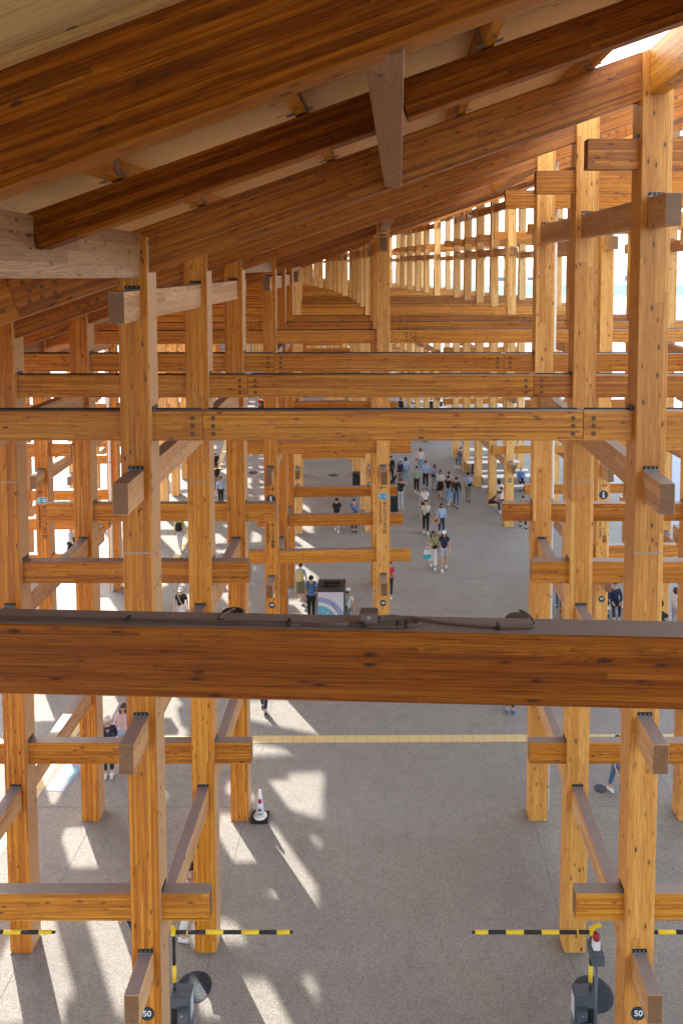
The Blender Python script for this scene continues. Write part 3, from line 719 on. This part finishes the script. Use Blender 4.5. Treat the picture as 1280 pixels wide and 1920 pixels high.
# ------------------------------------------------------------------ people
def cloth(name, c): return plain('cloth_' + name, c, .85, 0, .18, 25)
CL = {k: cloth(k, v) for k, v in dict(white=(.72, .72, .72), black=(.014, .014, .017), navy=(.018, .026, .06), blue=(.09, .20, .42), ltblue=(.36, .50, .72), jeans=(.07, .14, .27), ltjeans=(.20, .40, .58),
      grey=(.30, .31, .34), ltgrey=(.48, .49, .53), lilac=(.42, .40, .56), sage=(.30, .38, .31), green=(.36, .42, .18), cream=(.66, .62, .52), khaki=(.26, .24, .16), olive=(.15, .14, .08),
      pink=(.72, .52, .56), yellow=(.62, .55, .22), brown=(.14, .09, .05), red=(.55, .03, .05), teal=(.03, .45, .55), check=(.10, .20, .30), purple=(.33, .30, .45), tan=(.45, .32, .20)).items()}
def checkm():
    k = N('cloth_checked'); tc = k.n('ShaderNodeTexCoord'); x, y, z = k.sep(tc.outputs['Object'])
    a = k.math('LESS_THAN', k.math('FRACT', k.math('MULTIPLY', k.math('ADD', x, k.math('MULTIPLY', y, .3)), 9.)), .5); b = k.math('LESS_THAN', k.math('FRACT', k.math('MULTIPLY', z, 9.)), .5)
    k.col(k.ramp(k.math('MULTIPLY', k.math('ADD', a, b), .5), [(.1, (.02, .05, .09)), (.5, (.10, .22, .30)), (.9, (.62, .68, .70))])); k.rough(.85); return k.m
CL['check'] = checkm()
SKIN = plain('skin', (.56, .33, .22), .55, 0, .06); HAIRB = plain('hair_black', (.012, .010, .010), .5); HAIRN = plain('hair_brown', (.06, .030, .018), .5); HAIRW = plain('hair_white', (.62, .60, .58), .6)
LIP = plain('lips', (.35, .09, .08), .5)
def skin(name, V, E, mat, parent, sub=1):
    """V: (x, y, z, rx, ry); grows one continuous surface over a skeleton"""
    me = bpy.data.meshes.new(name); me.from_pydata([v[:3] for v in V], E, []); me.materials.append(mat)
    o = put(name, me, parent); o.modifiers.new('Skin', 'SKIN').use_smooth_shade = True
    for i, v in enumerate(V): me.skin_vertices[0].data[i].radius = (v[3], v[4] if len(v) > 4 else v[3])
    me.skin_vertices[0].data[0].use_root = True
    ss = o.modifiers.new('Subdivision', 'SUBSURF'); ss.levels = sub; ss.render_levels = sub
    return o
def person(x, y, face, label, pose='walk', h=1.68, top='white', sleeve='short', bottom='trousers', bcol='black', shoes='white', hair='short', hcol=HAIRB, cap=None, stride=.22,
           arms=(0, 0), group=None, seatz=.45, lean=0., z0=0., fingers=True, mask=False, hood=None):
    S = h / 1.70; f = R(face)
    e = empty('person', label, 'person', (x, y, z0), f, group); e.scale = (S, S, S)
    sit = pose == 'sit'
    pz = .93 if not sit else seatz + .13
    dz = pz - .93
    ln = lean
    def T(x_, y_, z_):  # torso point with forward lean
        t = z_ - .93; return (x_, y_ - t * math.sin(ln), pz + t * math.cos(ln))
    P = {}
    P['pelvis'] = T(0, 0, .93); P['waist'] = T(0, .0, 1.08); P['chest'] = T(0, .005, 1.28); P['nb'] = T(0, .0, 1.43); P['nt'] = T(0, -.008, 1.50)
    P['hd'] = T(0, -.02, 1.585); P['hu'] = T(0, -.012, 1.655)
    st = stride if pose == 'walk' else 0.
    leg = {}
    for s in (-1, 1):
        sg = st * s
        if sit: leg[s] = [(s * .09, -.02, pz - .02), (s * .11, -.43, pz - .01), (s * .10, -.45 + .06 * s, .085 + 0), (s * .10, -.58 + .06 * s, .03)]
        else:
            back = max(0, sg)
            leg[s] = [(s * .085, 0, .88), (s * .09, -.02 - sg * .55, .49), (s * .085, -sg + .02 * (sg > 0), .085 + (.06 if sg < 0 else 0)), (s * .09, -sg - .13, .03 + (.02 if sg < 0 else 0))]
    arm = {}
    for s, a in zip((-1, 1), arms):
        sh = T(s * .165, .0, 1.385); sw = -st * s * .6
        if a == 0: el = T(s * .225, .03 - sw * .3, 1.12); wr = T(s * .235, -.04 - sw, .89); hd = T(s * .235, -.06 - sw * 1.1, .81)
        elif a == 1: el = T(s * .215, .02, 1.13); wr = T(s * .10, -.22, 1.12); hd = T(s * .06, -.28, 1.15)       # hand in front
        elif a == 2: el = T(s * .34, -.08, 1.38); wr = T(s * .52, -.16, 1.44); hd = T(s * .60, -.17, 1.46)      # pointing out
        elif a == 3: el = T(s * .24, -.16, 1.25); wr = T(s * .12, -.28, 1.45); hd = T(s * .08, -.28, 1.53)      # raised to the face
        elif a == 4: el = T(s * .22, -.10, 1.13); wr = T(s * .15, -.33, 1.02); hd = T(s * .12, -.40, 1.0)       # resting forward
        arm[s] = [sh, el, wr, hd]
    V = [(*P['pelvis'], .125, .095), (*P['waist'], .115, .085), (*P['chest'], .135, .095), (*P['nb'], .06, .055), (*P['nt'], .046, .048), (*P['hd'], .074, .085), (*P['hu'], .062, .074)]
    E = [(0, 1), (1, 2), (2, 3), (3, 4), (4, 5), (5, 6)]
    n_ = T(0, -.115, 1.575); V.append((*n_, .014, .014)); E.append((5, 7))
    for s in (-1, 1):
        i = len(V); V.append((*T(s * .088, -.01, 1.58), .012, .018)); E.append((5, i))
        i = len(V); L = leg[s]
        V += [(*L[0], .085, .085), (*L[1], .058, .060), (*L[2], .038, .040), (*L[3], .035, .028)]; E += [(0, i), (i, i + 1), (i + 1, i + 2), (i + 2, i + 3)]
        i = len(V); A = arm[s]
        V += [(*A[0], .052, .052), (*A[1], .038, .038), (*A[2], .025, .022), (*A[3], .030, .018)]; E += [(2, i), (i, i + 1), (i + 1, i + 2), (i + 2, i + 3)]
        if fingers:
            d = (Vector(A[3]) - Vector(A[2])).normalized(); side = d.cross(Vector((0, 1, 0.3)) if abs(d.y) < .8 else Vector((0, 0, 1))).normalized()
            curl = d.cross(side).normalized()
            for j, ln_ in enumerate((.062, .072, .068, .052)):
                b_ = Vector(A[3]) + side * (.018 * (j - 1.5)) + d * .02; q1 = b_ + d * ln_ * .5 + curl * .008; q2 = b_ + d * ln_ * .9 + curl * .03
                k = len(V); V += [(*b_, .009, .009), (*q1, .008, .008), (*q2, .007, .007)]; E += [(i + 3, k), (k, k + 1), (k + 1, k + 2)]
            b_ = Vector(A[2]).lerp(Vector(A[3]), .6) + side * -.034; q2 = b_ + d * .045 - side * .018 + curl * .01
            k = len(V); V += [(*b_, .010, .010), (*q2, .009, .009)]; E += [(i + 3, k), (k, k + 1)]
    skin('body', V, E, SKIN, e)
    # top
    tm = CL[top]
    hem = T(0, .0, .90 if not sit else .95)
    V = [(*P['waist'], .135, .105), (*hem, .145, .112), (*P['chest'], .155, .112), (*T(0, .002, 1.40), .088, .072)]; E = [(0, 1), (0, 2), (2, 3)]
    for s in (-1, 1):
        A = [Vector(q) for q in arm[s]]; i = len(V)
        V.append((*A[0], .068, .066)); E.append((2, i))
        if sleeve == 'short': V.append((*A[0].lerp(A[1], .62), .060, .060)); E.append((i, i + 1))
        elif sleeve == 'long': V += [(*A[1], .054, .052), (*A[2], .040, .040)]; E += [(i, i + 1), (i + 1, i + 2)]
        else: V.append((*A[0].lerp(A[1], .15), .058, .058)); E.append((i, i + 1))
    skin('shirt', V, E, tm, e)
    # bottom
    bm_ = CL[bcol]
    V = [(*P['pelvis'], .14, .108)]; E = []
    if bottom in ('trousers', 'wide', 'shorts'):
        for s in (-1, 1):
            L = [Vector(q) for q in leg[s]]; i = len(V); wv = .028 if bottom == 'wide' else 0
            V.append((*L[0], .098 + wv * .3, .098)); E.append((0, i))
            if bottom == 'shorts': V.append((*L[0].lerp(L[1], .85), .085, .088)); E.append((i, i + 1))
            else: V += [(*L[1], .070 + wv, .072 + wv), (*L[1].lerp(L[2], .86), .052 + wv * 1.4, .054 + wv * 1.4)]; E += [(i, i + 1), (i + 1, i + 2)]
        skin({'shorts': 'shorts'}.get(bottom, 'trousers'), V, E, bm_, e)
    else:
        m = MB(); rg = []
        for z_, r_ in ((1.02, .135), (.93, .165), (.75, .20), (.55, .235), (.47, .25)):
            if bottom == 'long_skirt': z_ = 1.02 - (1.02 - z_) * 1.5
            rg.append([m.bm.verts.new((math.cos(R(a)) * r_ * (1 + .05 * math.sin(R(a * 7))), math.sin(R(a)) * r_ * .82, z_ + dz)) for a in range(0, 360, 15)])
        m.slot(bm_)
        for a_, b_ in zip(rg, rg[1:]):
            for j in range(24): fc = m.bm.faces.new((a_[j], a_[(j + 1) % 24], b_[(j + 1) % 24], b_[j])); fc.smooth = True
        m.build('skirt', e)
    for s in (-1, 1):
        L = leg[s]; m = MB(); m.ball((L[2][0], (L[2][1] + L[3][1]) / 2 + .005, L[3][2] + .018), .05, CL[shoes], (1., 2.7, .95)); m.box((L[2][0], (L[2][1] + L[3][1]) / 2, L[3][2] - .018), (.088, .25, .022), CL['white' if shoes == 'white' else 'grey'], bev=.006)
        m.build('shoe', e)
    # hair
    rot = Matrix.Rotation(ln, 3, 'X'); c_ = Vector(P['hd'])
    m = MB()
    if cap is None:
        m.ball(c_ + rot @ Vector((0, .022, .045)), .098, hcol, (.92, 1.02, .92), seg=16)
    else: m.ball(c_ + rot @ Vector((0, .03, .0)), .092, hcol, (.95, .95, .9), seg=14)
    if hair == 'long':
        m.ball(c_ + rot @ Vector((0, .055, -.10)), .10, hcol, (1.0, .55, 1.7), seg=14)
        for s in (-1, 1): m.ball(c_ + rot @ Vector((s * .078, .0, -.10)), .05, hcol, (.55, .8, 2.6), seg=10)
    elif hair == 'bob':
        m.ball(c_ + rot @ Vector((0, .03, -.03)), .105, hcol, (1.02, .85, 1.15), seg=14)
    m.build('hair', e)
    if cap:
        m = MB(); m.ball(c_ + rot @ Vector((0, .005, .045)), .102, CL[cap], (.95, 1.04, .82), seg=16)
        m.box(c_ + rot @ Vector((0, -.135, .045)), (.13, .10, .012), CL[cap], rot=Matrix.Rotation(R(12), 3, 'X'), bev=.005); m.build('cap', e)
    if mask:
        m = MB(); m.ball(c_ + rot @ Vector((0, -.062, -.032)), .055, CL['white'], (1., .8, .8)); m.build('face_mask', e)
    else:
        m = MB()
        for s in (-1, 1): m.ball(c_ + rot @ Vector((s * .030, -.080, .014)), .0095, HAIRB, (1.3, .6, .7), seg=8)
        m.build('eyes', e)
        m = MB(); m.box(c_ + rot @ Vector((0, -.081, -.042)), (.036, .012, .010), LIP, bev=.003); m.build('mouth', e)
    return e
def at(e, p): return e.matrix_basis @ Vector(p)
def backpack(e, mat, label, side=1):
    S = e.scale.x; t = empty('backpack', label, 'backpack', e.location, e.rotation_euler.z); t.scale = e.scale
    m = MB(); m.box((0, .185 * side, 1.20), (.29, .15, .42), mat, bev=.05); m.build('bag_body', t)
    m = MB(); m.box((0, .27 * side, 1.12), (.22, .05, .2), mat, bev=.02); m.build('front_pocket', t)
    for s in (-1, 1):
        m = MB(); m.tube([(s * .1, .13 * side, 1.36), (s * .11, .02, 1.475), (s * .11, -.12 * side, 1.36), (s * .12, -.125 * side, 1.2), (s * .13, .10 * side, 1.05)], .015, mat); m.build('strap', t)
def crossbody(e, mat, label, side=1, y=-.15):
    t = empty('shoulder_bag', label, 'bag', e.location, e.rotation_euler.z); t.scale = e.scale
    m = MB(); m.box((side * .08, y - .03, 1.02), (.24, .09, .16), mat, rot=Matrix.Rotation(side * R(-25), 3, 'Y'), bev=.03); m.build('bag_body', t)
    m = MB(); k = 1 if y < 0 else -1
    m.tube([(side * .14, y, 1.05), (0, y * .95, 1.22), (-side * .10, y * .6, 1.42), (-side * .11, 0, 1.475), (-side * .08, .12 * k, 1.38), (side * .05, .14 * k, 1.2), (side * .17, .05 * k, 1.04), (side * .14, y, 1.03)], .012, mat); m.build('strap', t)
def tote(e, mats, label, side=-1, z=.62, w=.32, h=.36, y=-.12):
    t = empty('tote_bag', label, 'bag', e.location, e.rotation_euler.z); t.scale = e.scale
    x_ = side * .27; m = MB(); m.box((x_, y, z - h * .25), (w, .10, h * .5), mats[0], bev=.012); m.box((x_, y, z + h * .26), (w, .10, h * .5), mats[1], bev=.012); m.build('bag_body', t)
    for s in (-1, 1): m = MB(); m.tube([(x_ - .09, y + s * .04, z + h * .5), (x_ - .04, y + s * .02, z + h * .5 + .14), (x_ + .04, y + s * .02, z + h * .5 + .14), (x_ + .09, y + s * .04, z + h * .5)], .008, mats[1]); m.build('handle', t)

e = person(2.07, 33.7, 0, 'woman in green top and wide white trousers walking beside a man in a cap', top='green', bottom='wide', bcol='white', hair='long', h=1.66, arms=(1, 0))
crossbody(e, CL['black'], 'black bag across the green top of the walking woman', 1)
tote(e, (CL['teal'], CL['white']), 'white and turquoise shopping bag carried by the woman in green', -1, .66)
person(2.55, 33.5, -4, 'long haired man in white cap, navy tee and pale grey shorts', top='navy', bottom='shorts', bcol='ltgrey', hair='long', cap='white', h=1.76, stride=-.22)
e = person(1.99, 38.1, 0, 'person in cream open shirt and black trousers walking towards the camera', top='cream', h=1.72, stride=.08, hcol=HAIRN)
crossbody(e, CL['black'], 'black sling bag across the cream shirt', 1)
e = person(2.76, 37.9, 4, 'woman with bob hair in pale blue top with navy shoulders', top='ltblue', sleeve='long', bcol='navy', hair='bob', h=1.6, stride=.12)
t = empty('sun_hat', 'tan sun hat hanging from the hand of the woman with bob hair', 'hat', (2.50, 37.75, .78)); m = MB(); m.cyl((0, 0, 0), (0, .03, 0), .20, CL['tan'], seg=20); m.build('brim', t); m = MB(); m.ball((0, .06, 0), .11, CL['brown'], (1, .9, 1)); m.build('crown', t)
e = person(2.05, 40.4, 0, 'man in blue cap and white tee with a strap over his chest', top='white', bcol='navy', cap='blue', h=1.72, stride=.15)
crossbody(e, CL['grey'], 'grey bag strap over the white tee of the man in blue cap', -1)
person(3.90, 42.2, 176, 'man in black sweater and dark jeans seen from behind, walking away', top='black', sleeve='long', bcol='jeans', shoes='black', h=1.76)
e = person(3.52, 42.9, 150, 'person in black vest and light blue jeans walking away beside the black sweater', top='black', bottom='wide', bcol='ltjeans', h=1.64)
person(3.62, 43.7, 180, 'dark haired person in grey almost hidden by the pair walking away', top='grey', bcol='grey', h=1.66)
e = person(4.70, 43.4, 172, 'man in light blue shirt seen from behind near the benches', top='ltblue', bcol='khaki', shoes='black', h=1.68, stride=.1)
crossbody(e, CL['black'], 'black shoulder bag on the back of the light blue shirt', -1, .15)
person(3.17, 44.2, 0, 'woman in white blouse and black knee length skirt looking at her phone', top='white', sleeve='long', bottom='skirt', bcol='black', shoes='black', hair='long', h=1.62, arms=(1, 1))
e = person(2.92, 45.5, 4, 'woman in lilac shirt and dark trousers with a black cross bag', top='purple', sleeve='long', bcol='grey', hair='bob', h=1.6, stride=.12, shoes='black')
crossbody(e, CL['black'], 'black bag across the lilac shirt', -1)
e = person(2.40, 45.9, 0, 'man in pale blue shirt and black trousers with a bag on his shoulder', top='ltblue', sleeve='long', bcol='black', shoes='black', h=1.74, stride=.12)
person(1.82, 45.0, 0, 'woman in sage green top and black trousers in the middle of the group', top='sage', sleeve='long', bcol='black', hcol=HAIRN, h=1.62, stride=.14)
e = person(2.27, 49.6, 0, 'woman in white blouse and sky blue jeans behind the walking group', top='white', sleeve='long', bottom='trousers', bcol='ltjeans', hair='bob', hcol=HAIRN, h=1.62, stride=.08)
tote(e, (CL['red'], CL['pink']), 'small red bag at the side of the woman in sky blue jeans', -1, 1.0, .16, .22)
e = person(.90, 46.3, 178, 'man in checked shirt and light blue cap seen from behind', top='check', sleeve='long', bcol='khaki', cap='ltblue', h=1.72, stride=.1)
backpack(e, CL['navy'], 'navy backpack on the checked shirt')
person(1.24, 47.0, 184, 'person in pale shirt and blue jeans walking away next to the checked shirt', top='ltblue', sleeve='long', bcol='ltjeans', hair='bob', h=1.68, stride=.12)
person(.82, 42.2, 170, 'person in black tee and pale grey trousers standing beside the tall black bin', pose='stand', top='black', bcol='ltgrey', hcol=HAIRN, h=1.68)
person(.33, 47.2, 10, 'person all in black half hidden by the pavilion sign column', top='black', sleeve='long', bcol='black', shoes='black', h=1.7)
person(.42, 44.6, 90, 'person in black hood bending behind the tall bin', pose='stand', top='black', sleeve='long', bcol='black', lean=.5, h=1.55)
person(3.1, 58.4, 5, 'distant pedestrian whose dark legs show just under the cross beam', top='grey', bcol='black', shoes='black')
e = person(-2.49, 38.5, 0, 'man in black cap and black tee between the two sign columns', top='black', bcol='ltgrey', cap='black', h=1.70, stride=.15)
backpack(e, CL['black'], 'black chest bag worn in front by the man in black cap', -1)
e = person(-1.62, 38.35, 5, 'man in blue tee stretching out one arm to point', top='blue', bcol='navy', shoes='black', h=1.70, arms=(1, 2), pose='stand')
crossbody(e, CL['navy'], 'navy bag strap across the pointing man', 1)
e = person(-3.43, 30.1, 176, 'person in olive skirt and jeans walking away left of the map pylon', top='ltblue', bottom='skirt', bcol='olive', hcol=HAIRN, h=1.62, arms=(0, 0))
backpack(e, CL['yellow'], 'mustard yellow backpack above an olive skirt')
e = person(-2.86, 28.6, -10, 'man in black cap and face mask with a bright blue shirt by the map pylon', pose='stand', top='blue', bcol='black', cap='black', h=1.72, mask=True)
backpack(e, CL['black'], 'black backpack of the man in the face mask')
e = person(-1.44, 27.6, 160, 'person in white cap and white tee reading the map pylon from its right', pose='stand', top='white', bcol='grey', cap='white', h=1.66)
crossbody(e, CL['black'], 'black strap over the white tee beside the pylon', 1, .15)
e = person(.12, 30.6, 175, 'person in red almost hidden behind the pavilion sign column', top='red', bcol='navy', h=1.5)
e = person(-7.55, 27.7, 0, 'woman in white cap and loose black top near the yellow strip', top='black', bcol='white', cap='white', h=1.64, stride=.1)
crossbody(e, CL['cream'], 'cream bag strap over the loose black top', 1)
e = person(-9.72, 35.8, 180, 'person in yellow jacket and pale trousers walking away along the strip', top='yellow', sleeve='long', bcol='ltgrey', h=1.68)
backpack(e, CL['black'], 'large black backpack over the yellow jacket')
person(-9.25, 42.8, 0, 'woman in blue jacket with a white lanyard and black trousers', top='ltblue', sleeve='long', bcol='black', shoes='black', hcol=HAIRN, h=1.62, stride=.05)
person(-10.0, 45.2, 180, 'person in black with both arms raised, behind the blue jacket', pose='stand', top='black', bcol='khaki', arms=(2, 3), h=1.68)
person(-10.75, 48.4, 180, 'distant person in white cap and black shirt beside the yellow strip', top='black', bcol='black', cap='white', h=1.68)
person(-7.14, 20.15, 5, 'woman with long dark hair in pale pink cardigan behind the left column', top='pink', sleeve='long', bottom='wide', bcol='ltblue', hair='long', hcol=HAIRN, h=1.64, stride=.1)
person(-7.36, 19.6, 12, 'white haired elderly man in dark navy polo looking down', pose='stand', top='navy', sleeve='long', bcol='black', shoes='white', hcol=HAIRW, h=1.66, arms=(1, 1), lean=.12)
e = person(-14.3, 34.4, 100, 'man in grey shirt and black trousers walking left in the sunlit yard', top='ltgrey', sleeve='long', bcol='black', shoes='black', h=1.72)
tote(e, (CL['black'], CL['black']), 'black bag held by the man in grey shirt', 1, .9)
person(3.67, 22.5, 20, 'pedestrian whose blue shoes peep out below the foreground beam', top='grey', bcol='navy', shoes='blue', h=1.6, stride=.05)
person(-3.72, 22.5, 178, 'pedestrian whose dark trouser legs show below the foreground beam', top='navy', bcol='navy', shoes='black', h=1.6)
person(5.80, 18.9, 30, 'walker in blue jeans hidden behind the right column except for a leg', top='navy', bcol='jeans', shoes='white', h=1.52)
person(-4.93, 14.2, 175, 'walker in khaki shirt and dark jeans behind the left column numbered 50', top='khaki', bcol='navy', shoes='white', h=1.66)
person(-3.93, 14.6, 80, 'walker in white trousers partly hidden by the striped barrier', top='pink', bottom='wide', bcol='white', shoes='white', h=1.6)
person(8.72, 28.9, -8, 'father in dark suit jacket and sunglasses sitting on a bench', pose='sit', top='navy', sleeve='long', bcol='navy', shoes='white', h=1.74, arms=(4, 4))
person(8.95, 28.35, 0, 'small child in white leaning against the father on the bench', pose='stand', top='white', bcol='grey', h=1.0, hcol=HAIRN, fingers=False)
person(8.35, 29.3, 0, 'person in black sitting left of the father in the suit jacket', pose='sit', top='black', sleeve='long', bcol='black', shoes='black', h=1.6)
person(10.62, 27.8, 120, 'woman with dark brown hair in white top holding a pushchair', pose='stand', top='white', bcol='ltgrey', hair='bob', hcol=HAIRN, h=1.6, arms=(4, 4))
t = empty('pushchair', 'black pushchair in front of the woman in white at the right edge', 'pushchair', (10.05, 27.9, 0), R(110))
m = MB(); m.box((0, 0, .5), (.4, .6, .14), CL['black'], bev=.04); m.box((0, .25, .72), (.4, .14, .5), CL['black'], rot=Matrix.Rotation(R(-20), 3, 'X'), bev=.04); m.ball((0, .12, .98), .26, CL['black'], (.9, 1.1, .7)); m.build('seat', t)
m = MB(); m.tube([(-.2, .5, 1.05), (-.2, .2, .5), (-.2, -.35, .15)], .014, DARKM); m.tube([(.2, .5, 1.05), (.2, .2, .5), (.2, -.35, .15)], .014, DARKM); m.tube([(-.2, .5, 1.05), (.2, .5, 1.05)], .016, DARKM); m.build('frame', t)
for x_ in (-.22, .22):
    for y_ in (-.35, .3): m = MB(); m.cyl((x_ - .015, y_, .11), (x_ + .015, y_, .11), .11, BLACK, seg=18); m.build('wheel', t)
person(6.7, 29.4, 160, 'walker in blue jeans glimpsed between the right hand columns', top='ltblue', bcol='jeans', shoes='black', h=1.66)
person(7.02, 39.0, 10, 'pedestrian whose black trousers show under the pale cross beam', top='black', bcol='black', shoes='black', h=1.66)
e = person(5.75, 41.6, 70, 'man in brown shirt hunched over his phone at the end of the benches', pose='sit', top='brown', sleeve='short', bcol='black', shoes='white', lean=.75, arms=(4, 4), h=1.7)
backpack(e, CL['navy'], 'dark blue rucksack on the hunched man in brown') if 0 else None
e = person(6.35, 41.9, 20, 'person in pale pink sitting behind the column beside the hunched man', pose='sit', top='pink', bcol='black', h=1.6)
person(8.15, 46.0, 0, 'person in straw hat and blue jacket sitting facing the camera', pose='sit', top='blue', sleeve='long', bcol='navy', cap='tan', shoes='black', arms=(4, 4), h=1.66)
person(5.12, 51.2, -40, 'person in denim blue sitting at the far end of the benches', pose='sit', top='blue', sleeve='long', bcol='jeans', h=1.68, lean=.2, arms=(4, 4))
person(6.45, 43.4, 160, 'person in white shirt with black hair sitting with back turned', pose='sit', top='white', bcol='navy', hair='long', h=1.64)
person(1.46, 70.4, 160, 'distant person in black sitting with a rucksack beyond the second cross beam', pose='sit', top='black', sleeve='long', bcol='black', h=1.7, fingers=False)
person(2.43, 68.8, 170, 'distant person in white sitting beside the one in black', pose='sit', top='white', bcol='navy', h=1.66, fingers=False)
person(4.25, 70.4, 0, 'distant person in dark blue sitting among far tables', pose='sit', top='navy', bcol='navy', h=1.66, fingers=False)
person(-11.1, 68.6, 10, 'distant person in red standing at the far left', pose='stand', top='red', bcol='black', h=1.72, fingers=False)
person(-10.8, 68.3, 0, 'distant person in black standing right of the one in red', pose='stand', top='black', bcol='black', h=1.7, fingers=False)
